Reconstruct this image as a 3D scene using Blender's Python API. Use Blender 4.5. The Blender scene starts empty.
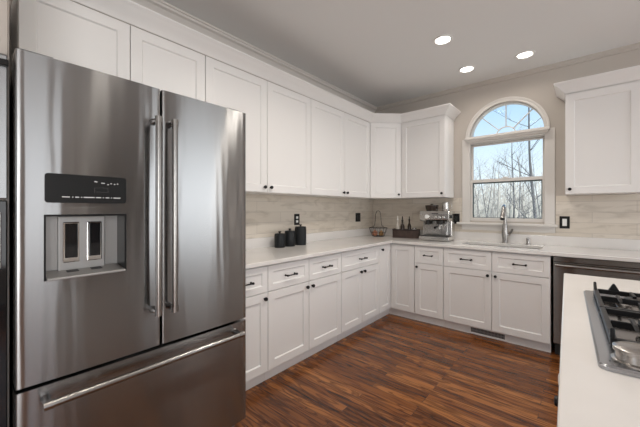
import bpy, bmesh, math, random
from mathutils import Vector, Matrix
random.seed(7)
PI = math.pi
S = bpy.context.scene
COL = S.collection

# ------------------------------------------------------------------ camera
cam_d = bpy.data.cameras.new('camera')
cam = bpy.data.objects.new('camera', cam_d)
COL.objects.link(cam)
cam.location = (1.7568, -3.3692, 1.28)
cam.rotation_euler = (PI/2, 0, 0.7079)
cam_d.sensor_width = 36
cam_d.lens = 36*306.47/640
cam_d.shift_y = -4.1/640
cam_d.clip_start = 0.02
S.camera = cam

# ------------------------------------------------------------------ view, sky, sun, added daylight lamps
S.view_settings.view_transform = 'Standard'
S.view_settings.look = 'None'
S.view_settings.exposure = 0.17
S.view_settings.gamma = 1.0
S.view_settings.use_curve_mapping = False

w = bpy.data.worlds.new('sky')
S.world = w
w.use_nodes = True
nt = w.node_tree
nt.nodes.clear()
out = nt.nodes.new('ShaderNodeOutputWorld')
bg = nt.nodes.new('ShaderNodeBackground')
tc = nt.nodes.new('ShaderNodeTexCoord')
sep = nt.nodes.new('ShaderNodeSeparateXYZ')
ramp = nt.nodes.new('ShaderNodeValToRGB')
ramp.color_ramp.elements[0].position = 0.0
ramp.color_ramp.elements[0].color = (.86, .90, .94, 1)
ramp.color_ramp.elements[1].position = 0.5
ramp.color_ramp.elements[1].color = (0.24, 0.46, 0.85, 1)
e = ramp.color_ramp.elements.new(0.16); e.color = (.66, .80, .95, 1)
e = ramp.color_ramp.elements.new(0.30); e.color = (0.42, 0.64, 0.93, 1)
nt.links.new(tc.outputs['Generated'], sep.inputs[0])
nt.links.new(sep.outputs['Z'], ramp.inputs[0])
nt.links.new(ramp.outputs[0], bg.inputs[0])
bg.inputs[1].default_value = 1.15
nt.links.new(bg.outputs[0], out.inputs[0])

def light(name, kind, loc, rot, energy, color=(1, 1, 1), **kw):
    d = bpy.data.lights.new(name, kind)
    d.energy = energy
    d.color = color
    for k, v in kw.items():
        setattr(d, k, v)
    o = bpy.data.objects.new(name, d)
    COL.objects.link(o)
    o.location = loc
    o.rotation_euler = rot
    return o

sun = light('sun', 'SUN', (8, -4, 12), (0, 0, 0), 6.0, (1, .95, .88), angle=.02)
sun.rotation_euler = Vector((-.55, .45, -.70)).to_track_quat('-Z', 'Y').to_euler()
# area lamps added at unseen wall openings, standing in for window daylight
light('added_rear_daylight', 'AREA', (.55, -6.3, 1.15), (math.radians(92), 0, 0), 7, (1, .985, .965), shape='RECTANGLE', size=1.2, size_y=2.0)
light('added_rear_daylight', 'AREA', (3.5, -6.3, 1.25), (math.radians(96), 0, 0), 3, (1, .985, .965), shape='RECTANGLE', size=1.3, size_y=2.0)
light('added_side_daylight', 'AREA', (4.68, -3.0, 1.5), (math.radians(96), 0, PI/2), 8, (1, .99, .98), shape='RECTANGLE', size=.80, size_y=1.9)
light('added_side_daylight', 'AREA', (4.68, -.33, 1.30), (math.radians(90), 0, math.radians(97)), 21, (.95, .98, 1), shape='RECTANGLE', size=1.2, size_y=2.2)
light('added_side_daylight', 'AREA', (4.68, -5.0, 1.15), (math.radians(96), 0, math.radians(88)), 66, (1, .99, .975), shape='RECTANGLE', size=1.7, size_y=2.0)  # added fill for the left run, placed clear of the refrigerator's reflection

# ------------------------------------------------------------------ materials
def nodes(m):
    m.use_nodes = True
    return m.node_tree, m.node_tree.nodes['Principled BSDF']

def mat(name, color, rough=.5, metal=0., spec=.5, coat=0., noise=0., nscale=8., bump=0., emit=0., aniso=0., trans=0.):
    m = bpy.data.materials.new(name)
    t, b = nodes(m)
    b.inputs['Base Color'].default_value = (*color, 1)
    b.inputs['Roughness'].default_value = rough
    b.inputs['Metallic'].default_value = metal
    b.inputs['Specular IOR Level'].default_value = spec
    b.inputs['Coat Weight'].default_value = coat
    b.inputs['Transmission Weight'].default_value = trans
    if emit:
        b.inputs['Emission Color'].default_value = (*color, 1)
        b.inputs['Emission Strength'].default_value = emit
    if noise or bump:
        c = t.nodes.new('ShaderNodeTexCoord')
        n = t.nodes.new('ShaderNodeTexNoise')
        n.inputs['Scale'].default_value = nscale
        n.inputs['Detail'].default_value = 5
        t.links.new(c.outputs['Object'], n.inputs['Vector'])
        if noise:
            r = t.nodes.new('ShaderNodeValToRGB')
            r.color_ramp.elements[0].position = .3
            r.color_ramp.elements[1].position = .7
            r.color_ramp.elements[0].color = (*[max(0, x*(1-noise)) for x in color], 1)
            r.color_ramp.elements[1].color = (*[min(1, x*(1+noise)) for x in color], 1)
            t.links.new(n.outputs['Fac'], r.inputs[0])
            t.links.new(r.outputs[0], b.inputs['Base Color'])
        if bump:
            bp = t.nodes.new('ShaderNodeBump')
            bp.inputs['Strength'].default_value = bump
            bp.inputs['Distance'].default_value = .002
            t.links.new(n.outputs['Fac'], bp.inputs['Height'])
            t.links.new(bp.outputs[0], b.inputs['Normal'])
    return m

def glass_mat(name):
    m = bpy.data.materials.new(name)
    m.use_nodes = True
    t = m.node_tree
    t.nodes.clear()
    o = t.nodes.new('ShaderNodeOutputMaterial')
    mx = t.nodes.new('ShaderNodeMixShader')
    tr = t.nodes.new('ShaderNodeBsdfTransparent')
    gl = t.nodes.new('ShaderNodeBsdfGlossy')
    fr = t.nodes.new('ShaderNodeFresnel')
    fr.inputs[0].default_value = 1.2
    tr.inputs[0].default_value = (.96, .98, .97, 1)
    gl.inputs['Roughness'].default_value = .02
    t.links.new(fr.outputs[0], mx.inputs[0])
    t.links.new(tr.outputs[0], mx.inputs[1])
    t.links.new(gl.outputs[0], mx.inputs[2])
    t.links.new(mx.outputs[0], o.inputs[0])
    return m

def steel_mat(name, color=(.32, .319, .318), rough=.22, aniso=1.0, streak=.015, axis='Z', scale=(1.5, 1.5, 160), wave=0.):
    """brushed stainless: fine horizontal grain that stretches reflections along the vertical"""
    m = bpy.data.materials.new(name)
    t, b = nodes(m)
    b.inputs['Metallic'].default_value = 1
    b.inputs['Anisotropic'].default_value = aniso
    c = t.nodes.new('ShaderNodeTexCoord')
    mp = t.nodes.new('ShaderNodeMapping')
    mp.inputs['Scale'].default_value = scale
    n = t.nodes.new('ShaderNodeTexNoise')
    n.inputs['Scale'].default_value = 1.
    n.inputs['Detail'].default_value = 4
    t.links.new(c.outputs['Object'], mp.inputs[0])
    t.links.new(mp.outputs[0], n.inputs['Vector'])
    r = t.nodes.new('ShaderNodeMapRange')
    r.inputs['To Min'].default_value = rough-streak
    r.inputs['To Max'].default_value = rough+streak
    t.links.new(n.outputs['Fac'], r.inputs[0])
    t.links.new(r.outputs[0], b.inputs['Roughness'])
    b.inputs['Base Color'].default_value = (*color, 1)
    if wave:
        m2 = t.nodes.new('ShaderNodeMapping'); m2.inputs['Scale'].default_value = (9, 9, .9)
        n2 = t.nodes.new('ShaderNodeTexNoise'); n2.inputs['Scale'].default_value = 1; n2.inputs['Detail'].default_value = 2
        bp = t.nodes.new('ShaderNodeBump'); bp.inputs['Strength'].default_value = 1; bp.inputs['Distance'].default_value = wave
        t.links.new(c.outputs['Object'], m2.inputs[0]); t.links.new(m2.outputs[0], n2.inputs['Vector'])
        t.links.new(n2.outputs['Fac'], bp.inputs['Height']); t.links.new(bp.outputs[0], b.inputs['Normal'])
    tg = t.nodes.new('ShaderNodeTangent')
    tg.direction_type = 'RADIAL'
    tg.axis = axis
    t.links.new(tg.outputs[0], b.inputs['Tangent'])
    b.inputs['Anisotropic Rotation'].default_value = .25
    return m

def floor_mat():
    m = bpy.data.materials.new('stained_oak_boards')
    t, b = nodes(m)
    L = t.links.new
    c = t.nodes.new('ShaderNodeTexCoord')
    br = t.nodes.new('ShaderNodeTexBrick')
    br.offset = .37
    br.offset_frequency = 3
    br.inputs['Scale'].default_value = 1
    br.inputs['Brick Width'].default_value = .95
    br.inputs['Row Height'].default_value = .060
    br.inputs['Mortar Size'].default_value = .0011
    br.inputs['Mortar Smooth'].default_value = .1
    br.inputs['Bias'].default_value = 0
    br.inputs['Color1'].default_value = (0, 0, 0, 1)
    br.inputs['Color2'].default_value = (1, 1, 1, 1)
    br.inputs['Mortar'].default_value = (.5, .5, .5, 1)
    L(c.outputs['Object'], br.inputs['Vector'])
    # per-board offset of the grain
    sx = t.nodes.new('ShaderNodeSeparateXYZ'); L(c.outputs['Object'], sx.inputs[0])
    fl = t.nodes.new('ShaderNodeMath'); fl.operation = 'DIVIDE'; fl.inputs[1].default_value = .060
    L(sx.outputs['Y'], fl.inputs[0])
    f2 = t.nodes.new('ShaderNodeMath'); f2.operation = 'FLOOR'; L(fl.outputs[0], f2.inputs[0])
    wn = t.nodes.new('ShaderNodeTexWhiteNoise'); wn.noise_dimensions = '2D'
    cb0 = t.nodes.new('ShaderNodeCombineXYZ'); L(f2.outputs[0], cb0.inputs[0]); L(br.outputs['Color'], cb0.inputs[1])
    L(cb0.outputs[0], wn.inputs['Vector'])
    mu = t.nodes.new('ShaderNodeMath'); mu.operation = 'MULTIPLY'; mu.inputs[1].default_value = 37
    L(wn.outputs['Value'], mu.inputs[0])
    cb = t.nodes.new('ShaderNodeCombineXYZ'); L(mu.outputs[0], cb.inputs[0]); L(mu.outputs[0], cb.inputs[2])
    ad = t.nodes.new('ShaderNodeVectorMath'); ad.operation = 'ADD'
    L(c.outputs['Object'], ad.inputs[0]); L(cb.outputs[0], ad.inputs[1])
    mp = t.nodes.new('ShaderNodeMapping'); mp.inputs['Scale'].default_value = (2.2, 17, 1)
    L(ad.outputs[0], mp.inputs[0])
    # cathedral grain: distorted rings
    n1 = t.nodes.new('ShaderNodeTexNoise'); n1.inputs['Scale'].default_value = 1.0; n1.inputs['Detail'].default_value = 2.5
    n1.inputs['Distortion'].default_value = 1.1
    L(mp.outputs[0], n1.inputs['Vector'])
    rg = t.nodes.new('ShaderNodeMath'); rg.operation = 'MULTIPLY'; rg.inputs[1].default_value = 26; L(n1.outputs['Fac'], rg.inputs[0])
    sn = t.nodes.new('ShaderNodeMath'); sn.operation = 'SINE'; L(rg.outputs[0], sn.inputs[0])
    gr = t.nodes.new('ShaderNodeMapRange'); gr.inputs['From Min'].default_value = .05; gr.inputs['From Max'].default_value = 1
    L(sn.outputs[0], gr.inputs[0])
    # fine pores
    mp2 = t.nodes.new('ShaderNodeMapping'); mp2.inputs['Scale'].default_value = (3.5, 75, 1); L(ad.outputs[0], mp2.inputs[0])
    n2 = t.nodes.new('ShaderNodeTexNoise'); n2.inputs['Scale'].default_value = 1; n2.inputs['Detail'].default_value = 3; L(mp2.outputs[0], n2.inputs['Vector'])
    # board tone
    rp = t.nodes.new('ShaderNodeValToRGB')
    rp.color_ramp.elements[0].position = 0; rp.color_ramp.elements[0].color = (.066, .021, .008, 1)
    rp.color_ramp.elements[1].position = 1; rp.color_ramp.elements[1].color = (.47, .192, .054, 1)
    e = rp.color_ramp.elements.new(.5); e.color = (.24, .082, .021, 1)
    av = t.nodes.new('ShaderNodeMath'); av.operation = 'MULTIPLY_ADD'; av.inputs[1].default_value = .6
    n3 = t.nodes.new('ShaderNodeTexNoise'); n3.inputs['Scale'].default_value = 1.7; L(ad.outputs[0], n3.inputs['Vector'])
    hs = t.nodes.new('ShaderNodeMath'); hs.operation = 'MULTIPLY'; hs.inputs[1].default_value = .42; L(n3.outputs['Fac'], hs.inputs[0])
    L(wn.outputs['Value'], av.inputs[0]); L(hs.outputs[0], av.inputs[2])
    L(av.outputs[0], rp.inputs[0])
    d1 = t.nodes.new('ShaderNodeMixRGB'); d1.blend_type = 'MULTIPLY'; d1.inputs[2].default_value = (.16, .11, .09, 1)
    gm = t.nodes.new('ShaderNodeMath'); gm.operation = 'MULTIPLY'; gm.inputs[1].default_value = .62; L(gr.outputs[0], gm.inputs[0])
    L(gm.outputs[0], d1.inputs[0]); L(rp.outputs[0], d1.inputs[1])
    d2 = t.nodes.new('ShaderNodeMixRGB'); d2.blend_type = 'MULTIPLY'; d2.inputs[2].default_value = (.35, .28, .25, 1)
    pm = t.nodes.new('ShaderNodeMapRange'); pm.inputs['From Min'].default_value = .50; pm.inputs['From Max'].default_value = .66; pm.inputs['To Max'].default_value = .9
    L(n2.outputs['Fac'], pm.inputs[0]); L(pm.outputs[0], d2.inputs[0]); L(d1.outputs[0], d2.inputs[1])
    d3 = t.nodes.new('ShaderNodeMixRGB'); d3.inputs[2].default_value = (.02, .010, .006, 1)
    L(br.outputs['Fac'], d3.inputs[0]); L(d2.outputs[0], d3.inputs[1])
    L(d3.outputs[0], b.inputs['Base Color'])
    b.inputs['Roughness'].default_value = .23
    b.inputs['Specular IOR Level'].default_value = .40
    b.inputs['Coat Weight'].default_value = .0
    b.inputs['Coat Roughness'].default_value = .22
    bp = t.nodes.new('ShaderNodeBump'); bp.inputs['Strength'].default_value = .12; bp.inputs['Distance'].default_value = .002
    L(n2.outputs['Fac'], bp.inputs['Height']); L(bp.outputs[0], b.inputs['Normal'])
    return m

def marble_tile_mat(name, swap):
    """warm grey stone tiles laid in courses, soft veins along the course"""
    m = bpy.data.materials.new(name)
    t, b = nodes(m)
    L = t.links.new
    c = t.nodes.new('ShaderNodeTexCoord')
    sx = t.nodes.new('ShaderNodeSeparateXYZ'); L(c.outputs['Object'], sx.inputs[0])
    cb = t.nodes.new('ShaderNodeCombineXYZ')
    L(sx.outputs['Y' if swap else 'X'], cb.inputs[0]); L(sx.outputs['Z'], cb.inputs[1])
    br = t.nodes.new('ShaderNodeTexBrick')
    br.inputs['Scale'].default_value = 1
    br.inputs['Brick Width'].default_value = .61
    br.inputs['Row Height'].default_value = .1045
    br.inputs['Mortar Size'].default_value = .0016
    br.inputs['Color1'].default_value = (.63, .565, .48, 1)
    br.inputs['Color2'].default_value = (.69, .63, .55, 1)
    br.inputs['Mortar'].default_value = (.47, .42, .37, 1)
    L(cb.outputs[0], br.inputs['Vector'])
    mp = t.nodes.new('ShaderNodeMapping'); mp.inputs['Scale'].default_value = (2.2, 8, 1); mp.inputs['Rotation'].default_value = (0, 0, .2)
    L(cb.outputs[0], mp.inputs[0])
    n = t.nodes.new('ShaderNodeTexNoise'); n.inputs['Scale'].default_value = 1.8; n.inputs['Detail'].default_value = 8; n.inputs['Distortion'].default_value = .8
    L(mp.outputs[0], n.inputs['Vector'])
    rp = t.nodes.new('ShaderNodeValToRGB')
    rp.color_ramp.elements[0].position = .33; rp.color_ramp.elements[0].color = (.58, .55, .51, 1)
    rp.color_ramp.elements[1].position = .50; rp.color_ramp.elements[1].color = (1, 1, 1, 1)
    L(n.outputs['Fac'], rp.inputs[0])
    mx = t.nodes.new('ShaderNodeMixRGB'); mx.blend_type = 'MULTIPLY'; mx.inputs[0].default_value = .42
    L(br.outputs['Color'], mx.inputs[1]); L(rp.outputs[0], mx.inputs[2])
    L(mx.outputs[0], b.inputs['Base Color'])
    b.inputs['Roughness'].default_value = .33
    return m

M = {
    'cab': mat('white_cabinet_paint', (.82, .805, .79), .38),
    'counter': mat('white_quartz', (.76, .735, .71), .16, noise=.035, nscale=3.5),
    'wall': mat('greige_wall_paint', (.52, .475, .43), .7, bump=.05, nscale=160),
    'ceil': mat('ceiling_paint', (.78, .775, .765), .8),
    'trim': mat('white_trim_paint', (.70, .67, .635), .4),
    'crownwall': mat('ceiling_trim_paint', (.66, .62, .585), .5),
    'floor': floor_mat(),
    'tileL': marble_tile_mat('stone_tile_left', True),
    'tileB': marble_tile_mat('stone_tile_back', False),
    'steel': steel_mat('brushed_stainless', wave=.0035),
    'steeldark': steel_mat('dark_stainless', (.24, .225, .21)),
    'steel2': steel_mat('bright_stainless', (.66, .645, .62), .2, .3, .03),
    'steeltop': steel_mat('cooktop_stainless', (.43, .44, .46), .24, .5, .02, 'Z', (3, 220, 3)),
    'well': mat('dark_polished_well', (.20, .18, .165), .14, 1),
    'handle': mat('brushed_handle_bar', (.33, .315, .30), .26, 1),
    'satin': mat('satin_dispenser_metal', (.36, .35, .34), .40, .7),
    'chrome': mat('polished_chrome', (.72, .71, .69), .08, 1),
    'brushed': mat('brushed_nickel', (.42, .40, .38), .26, 1),
    'darksteel': mat('dark_handle_end', (.18, .17, .165), .22, 1),
    'black': mat('black_hardware', (.010, .009, .009), .4, spec=.25),
    'blackgloss': mat('black_glass', (.010, .010, .011), .06),
    'panel': mat('dark_control_panel', (.012, .012, .012), .35, spec=.2),
    'blackmat': mat('black_plastic', (.02, .02, .02), .5),
    'graybody': mat('grey_fridge_case', (.10, .098, .095), .5),
    'iron': mat('cast_iron', (.011, .011, .012), .38, spec=.35, noise=.2, nscale=90, bump=.25),
    'canister': mat('charcoal_ceramic', (.012, .014, .016), .45, spec=.3),
    'wood': mat('dark_wood_crate', (.060, .036, .028), .55, noise=.35, nscale=22),
    'white': mat('white_plastic', (.80, .79, .77), .35),
    'mark': mat('pale_print', (.75, .75, .75), .5),
    'darkmark': mat('dark_print', (.06, .06, .06), .5),
    'addeddoor': mat('dark_added_door', (.045, .030, .022), .4),  # finish of the added doors, dark for the steel to reflect
    'glass': glass_mat('window_glass'),
    'lens': mat('lit_lens', (1, .95, .87), .5, emit=7.0),
    'onion': mat('onion_skin', (.50, .22, .13), .35, noise=.3, nscale=14),
    'onion2': mat('brown_onion_skin', (.42, .24, .09), .35, noise=.3, nscale=14),
    'wire': mat('dark_wire', (.07, .06, .055), .35, .8),
    'taupe': mat('greige_tall_cabinet_paint', (.42, .385, .35), .5),
    'bottle': mat('dark_glass_bottle', (.03, .018, .012), .08),
    'clearb': mat('pale_glass_bottle', (.62, .58, .52), .12),
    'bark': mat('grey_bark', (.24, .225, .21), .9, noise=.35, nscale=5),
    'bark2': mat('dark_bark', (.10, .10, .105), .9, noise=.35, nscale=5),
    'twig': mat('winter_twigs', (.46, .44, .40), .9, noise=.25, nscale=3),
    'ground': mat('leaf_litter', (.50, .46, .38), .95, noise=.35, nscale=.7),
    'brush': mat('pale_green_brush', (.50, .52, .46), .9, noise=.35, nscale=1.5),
    'screen': mat('grey_sash_gasket', (.11, .13, .13), .5),
}

# ------------------------------------------------------------------ mesh helpers
class MB:
    def __init__(s):
        s.bm = bmesh.new()

    def quad(s, *pts):
        return s.bm.faces.new([s.bm.verts.new(p) for p in pts])

    def box(s, x0, x1, y0, y1, z0, z1, taper=0):
        t = taper
        v = [s.bm.verts.new(p) for p in ((x0, y0, z0), (x1, y0, z0), (x1, y1, z0), (x0, y1, z0),
                                         (x0+t, y0+t, z1), (x1-t, y0+t, z1), (x1-t, y1-t, z1), (x0+t, y1-t, z1))]
        for f in ((3, 2, 1, 0), (4, 5, 6, 7), (0, 1, 5, 4), (1, 2, 6, 5), (2, 3, 7, 6), (3, 0, 4, 7)):
            s.bm.faces.new([v[i] for i in f])
        return s

    def prism(s, pts, axis, a, b):
        """pts: 2D outline (counter-clockwise); axis: the extruded coordinate"""
        def P(p, t):
            return {'x': (t, p[0], p[1]), 'y': (p[0], t, p[1]), 'z': (p[0], p[1], t)}[axis]
        A = [s.bm.verts.new(P(p, a)) for p in pts]
        B = [s.bm.verts.new(P(p, b)) for p in pts]
        n = len(pts)
        s.bm.faces.new(A); s.bm.faces.new(B[::-1])
        for i in range(n):
            s.bm.faces.new([A[i], A[(i+1) % n], B[(i+1) % n], B[i]])
        return s

    def tube(s, pts, r, seg=10, cap=True):
        """tube through pts; r a number or one radius per point"""
        pts = [Vector(p) for p in pts]
        n = len(pts)
        rs = [r]*n if isinstance(r, (int, float)) else list(r)
        rings = []
        ref = None
        for i in range(n):
            d = (pts[min(i+1, n-1)]-pts[max(i-1, 0)]).normalized()
            if ref is None:
                ref = Vector((0, 0, 1)) if abs(d.z) < .9 else Vector((1, 0, 0))
            a = (ref-d*ref.dot(d)).normalized()
            ref = a
            bb = d.cross(a)
            rings.append([s.bm.verts.new(pts[i]+(a*math.cos(2*PI*k/seg)+bb*math.sin(2*PI*k/seg))*rs[i]) for k in range(seg)])
        for i in range(n-1):
            for k in range(seg):
                s.bm.faces.new([rings[i][k], rings[i][(k+1) % seg], rings[i+1][(k+1) % seg], rings[i+1][k]])
        if cap:
            s.bm.faces.new(rings[0][::-1]); s.bm.faces.new(rings[-1])
        return s

    def lathe(s, prof, c=(0, 0, 0), seg=24, axis='z'):
        """prof: list of (radius, height)"""
        rings = []
        c = Vector(c)
        for r, h in prof:
            ring = []
            for k in range(seg):
                a = 2*PI*k/seg
                p = (r*math.cos(a), r*math.sin(a), h)
                if axis == 'y':
                    p = (p[0], -h, p[1])
                elif axis == 'x':
                    p = (h, p[0], p[1])
                ring.append(s.bm.verts.new(c+Vector(p)))
            rings.append(ring)
        for i in range(len(rings)-1):
            for k in range(seg):
                s.bm.faces.new([rings[i][k], rings[i][(k+1) % seg], rings[i+1][(k+1) % seg], rings[i+1][k]])
        s.bm.faces.new(rings[0][::-1]); s.bm.faces.new(rings[-1])
        return s

    def shaker(s, x0, x1, z0, z1, y=0., t=.02, st=.062, rec=.009, ch=.007):
        """shaker front: flat frame, small inner chamfer, recessed panel; front faces -y at y"""
        def R(a, yy):
            return [s.bm.verts.new(p) for p in ((x0+a, yy, z0+a), (x1-a, yy, z0+a), (x1-a, yy, z1-a), (x0+a, yy, z1-a))]
        e = .0015
        back, side, fr = R(0, y+t), R(0, y+e), R(e, y)
        inn, pan = R(st, y), R(st+ch, y+rec)
        s.bm.faces.new(back[::-1])
        for A, B in ((back, side), (side, fr), (fr, inn), (inn, pan)):
            for i in range(4):
                j = (i+1) % 4
                s.bm.faces.new([A[i], A[j], B[j], B[i]])
        s.bm.faces.new(pan)
        return s

    def build(s, name, m, parent=None, bevel=0, smooth=False, seg=2, angle=40):
        bmesh.ops.recalc_face_normals(s.bm, faces=s.bm.faces[:])
        me = bpy.data.meshes.new(name)
        s.bm.to_mesh(me)
        s.bm.free()
        me.materials.append(m)
        o = bpy.data.objects.new(name, me)
        COL.objects.link(o)
        if parent:
            o.parent = parent
        if smooth:
            for p in me.polygons:
                p.use_smooth = True
            me.set_sharp_from_angle(angle=math.radians(angle))
        if bevel:
            b = o.modifiers.new('bevel', 'BEVEL')
            b.width = bevel
            b.segments = seg
            b.limit_method = 'ANGLE'
            b.angle_limit = math.radians(35)
            b.harden_normals = False
        return o

def tag(o, label, cat, group=None, kind=None):
    o['label'] = label
    o['category'] = cat
    if group: o['group'] = group
    if kind: o['kind'] = kind
    return o

def thing(name, label, cat, loc=(0, 0, 0), rz=0, group=None):
    o = bpy.data.objects.new(name, None)
    COL.objects.link(o)
    o.empty_display_size = .1
    o.location = loc
    o.rotation_euler = (0, 0, rz)
    return tag(o, label, cat, group)

def struct(o):
    o['kind'] = 'structure'
    return o

def sweep(mb, path, prof, closed_ends=True):
    """profile (outward offset, z) swept along a plan polyline; outward is to the right of travel"""
    P = [Vector((p[0], p[1])) for p in path]
    n = len(P)
    rings = []
    for i in range(n):
        def nrm(a, b):
            d = (b-a).normalized()
            return Vector((d.y, -d.x))
        if i == 0: mvec = nrm(P[0], P[1])
        elif i == n-1: mvec = nrm(P[-2], P[-1])
        else:
            n1, n2 = nrm(P[i-1], P[i]), nrm(P[i], P[i+1])
            mvec = (n1+n2)/(1+n1.dot(n2))
        rings.append([mb.bm.verts.new((P[i].x+mvec.x*o, P[i].y+mvec.y*o, z)) for o, z in prof])
    k = len(prof)
    for i in range(n-1):
        for j in range(k):
            mb.bm.faces.new([rings[i][j], rings[i][(j+1) % k], rings[i+1][(j+1) % k], rings[i+1][j]])
    mb.bm.faces.new(rings[0]); mb.bm.faces.new(rings[-1][::-1])
    return mb

def grid_slab(mb, xs, ys, keep, z0, z1):
    """slab made of the kept cells of a plan grid, one closed skin"""
    V = {}
    def v(i, j, z):
        key = (i, j, z)
        if key not in V: V[key] = mb.bm.verts.new((xs[i], ys[j], z))
        return V[key]
    nx, ny = len(xs)-1, len(ys)-1
    K = lambda i, j: 0 <= i < nx and 0 <= j < ny and keep((xs[i]+xs[i+1])/2, (ys[j]+ys[j+1])/2)
    for i in range(nx):
        for j in range(ny):
            if not K(i, j): continue
            mb.bm.faces.new([v(i, j, z1), v(i+1, j, z1), v(i+1, j+1, z1), v(i, j+1, z1)])
            mb.bm.faces.new([v(i, j+1, z0), v(i+1, j+1, z0), v(i+1, j, z0), v(i, j, z0)])
            for (di, dj, a, b) in ((-1, 0, (i, j), (i, j+1)), (1, 0, (i+1, j), (i+1, j+1)), (0, -1, (i, j), (i+1, j)), (0, 1, (i, j+1), (i+1, j+1))):
                if not K(i+di, j+dj):
                    mb.bm.faces.new([v(*a, z0), v(*b, z0), v(*b, z1), v(*a, z1)])
    return mb

# ------------------------------------------------------------------ room shell
XL, YB, CH = -.63, .63, 2.785          # left wall, back wall, ceiling height
XR, YR = 4.75, -6.4
struct(MB().box(XL-.15, XR+.15, YR-.15, YB+.15, -.12, 0).build('floor', M['floor']))
struct(MB().box(XL-.15, XR+.15, YR-.15, YB+.15, CH, CH+.2).build('ceiling', M['ceil']))
struct(MB().box(XL-.15, XL, YR-.15, YB+.15, 0, CH).build('wall_left', M['wall']))

WC, SPR, WR = 1.09, 2.13, .372          # window centre, spring line of the arch, radius of the opening
WX0, WX1, WZ0 = WC-WR, WC+WR, 1.145
def back_wall():
    mb = MB()
    y0, y1 = YB, YB+.15
    N = 28
    arc = [(WC-WR*math.cos(PI*i/N), SPR+WR*math.sin(PI*i/N)) for i in range(N+1)]
    for y in (y0, y1):
        mb.quad((XL-.15, y, 0), (WX0, y, 0), (WX0, y, CH), (XL-.15, y, CH))
        mb.quad((WX1, y, 0), (XR+.15, y, 0), (XR+.15, y, CH), (WX1, y, CH))
        mb.quad((WX0, y, 0), (WX1, y, 0), (WX1, y, WZ0), (WX0, y, WZ0))
        for a, b in zip(arc[:-1], arc[1:]):
            mb.quad((a[0], y, a[1]), (b[0], y, b[1]), (b[0], y, CH), (a[0], y, CH))
    loop = [(WX1, SPR), (WX1, WZ0), (WX0, WZ0), (WX0, SPR)]+arc[1:]
    loop = loop[:]
    for a, b in zip(loop, loop[1:]):
        mb.quad((a[0], y0, a[1]), (b[0], y0, b[1]), (b[0], y1, b[1]), (a[0], y1, a[1]))
    bmesh.ops.remove_doubles(mb.bm, verts=mb.bm.verts[:], dist=1e-5)
    o = mb.build('wall_back', M['wall'])
    return struct(o)
back_wall()

def holed_wall(name, axis, c0, c1, lo, hi, holes):
    """wall slab between c0 and c1 on one axis, with rectangular openings (a0, a1, z0, z1)"""
    mb = MB()
    A = sorted({lo, hi, *[h[0] for h in holes], *[h[1] for h in holes]})
    Z = sorted({0, CH, *[h[2] for h in holes], *[h[3] for h in holes]})
    for i in range(len(A)-1):
        for j in range(len(Z)-1):
            am, zm = (A[i]+A[i+1])/2, (Z[j]+Z[j+1])/2
            if any(h[0] < am < h[1] and h[2] < zm < h[3] for h in holes): continue
            if axis == 'x': mb.box(c0, c1, A[i], A[i+1], Z[j], Z[j+1])
            else: mb.box(A[i], A[i+1], c0, c1, Z[j], Z[j+1])
    bmesh.ops.remove_doubles(mb.bm, verts=mb.bm.verts[:], dist=1e-5)
    return struct(mb.build(name, M['wall']))
holed_wall('wall_right', 'x', XR, XR+.15, YR, YB, [(-5.9, -4.1, .4, 2.6), (-3.42, -2.58, .5, 2.5), (-.95, .29, .18, 2.42), (-2.2, -1.22, 0, 2.1)])
holed_wall('wall_rear', 'y', YR-.15, YR, XL, XR, [(-.1, 1.2, .1, 2.25), (2.8, 4.2, .2, 2.35)])

dr = MB().box(XR+.06, XR+.10, -2.195, -1.225, .004, 2.095).build('added_door_1', M['addeddoor'])  # unseen dark door, added to give the refrigerator a dark reflection
struct(dr)
MB().lathe([(.012, 0), (.012, .03), (.028, .04), (.028, .06), (.010, .07)], (XR+.06, -1.30, 1.0), 14, 'x').build('added_door_knob', M['brushed'], dr, smooth=True).scale = (1, 1, 1)
struct(MB().box(1.35, 2.55, YR+.002, YR+.05, .004, 2.30).build('added_door_2', M['addeddoor']))  # invented dark door out of view, there for the dishwasher to reflect
# ceiling mouldings
P = [(0, CH), (.088, CH), (.088, CH-.012), (.078, CH-.016), (.074, CH-.030), (.055, CH-.038), (.038, CH-.058), (.030, CH-.078), (.018, CH-.084), (.018, CH-.105), (0, CH-.110)]
mb = MB(); sweep(mb, [(XL, YR), (XL, YB)], P)
struct(mb.build('trim_1', M['crownwall'], smooth=True, angle=25))
P = [(0, CH), (.030, CH), (.030, CH-.010), (.016, CH-.024), (.012, CH-.046), (0, CH-.048)]
mb = MB(); sweep(mb, [(XL+.09, YB), (XR, YB)], P)
struct(mb.build('trim_2', M['wall'], smooth=True, angle=25))

# ------------------------------------------------------------------ window
def arc_band(mb, r0, r1, y0, y1, a0=0, a1=PI, n=36, c=(WC, SPR)):
    for i in range(n):
        t0, t1 = a0+(a1-a0)*i/n, a0+(a1-a0)*(i+1)/n
        p = [(c[0]+r*math.cos(t), c[1]+r*math.sin(t)) for r, t in ((r0, t0), (r1, t0), (r1, t1), (r0, t1))]
        F = [(q[0], y0, q[1]) for q in p]; B = [(q[0], y1, q[1]) for q in p]
        mb.quad(*F); mb.quad(*B[::-1])
        mb.quad(F[1], F[2], B[2], B[1]); mb.quad(F[3], F[0], B[0], B[3])
        if i == 0: mb.quad(F[0], F[1], B[1], B[0])
        if i == n-1: mb.quad(F[2], F[3], B[3], B[2])
    bmesh.ops.remove_doubles(mb.bm, verts=mb.bm.verts[:], dist=1e-5)
    return mb

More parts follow.
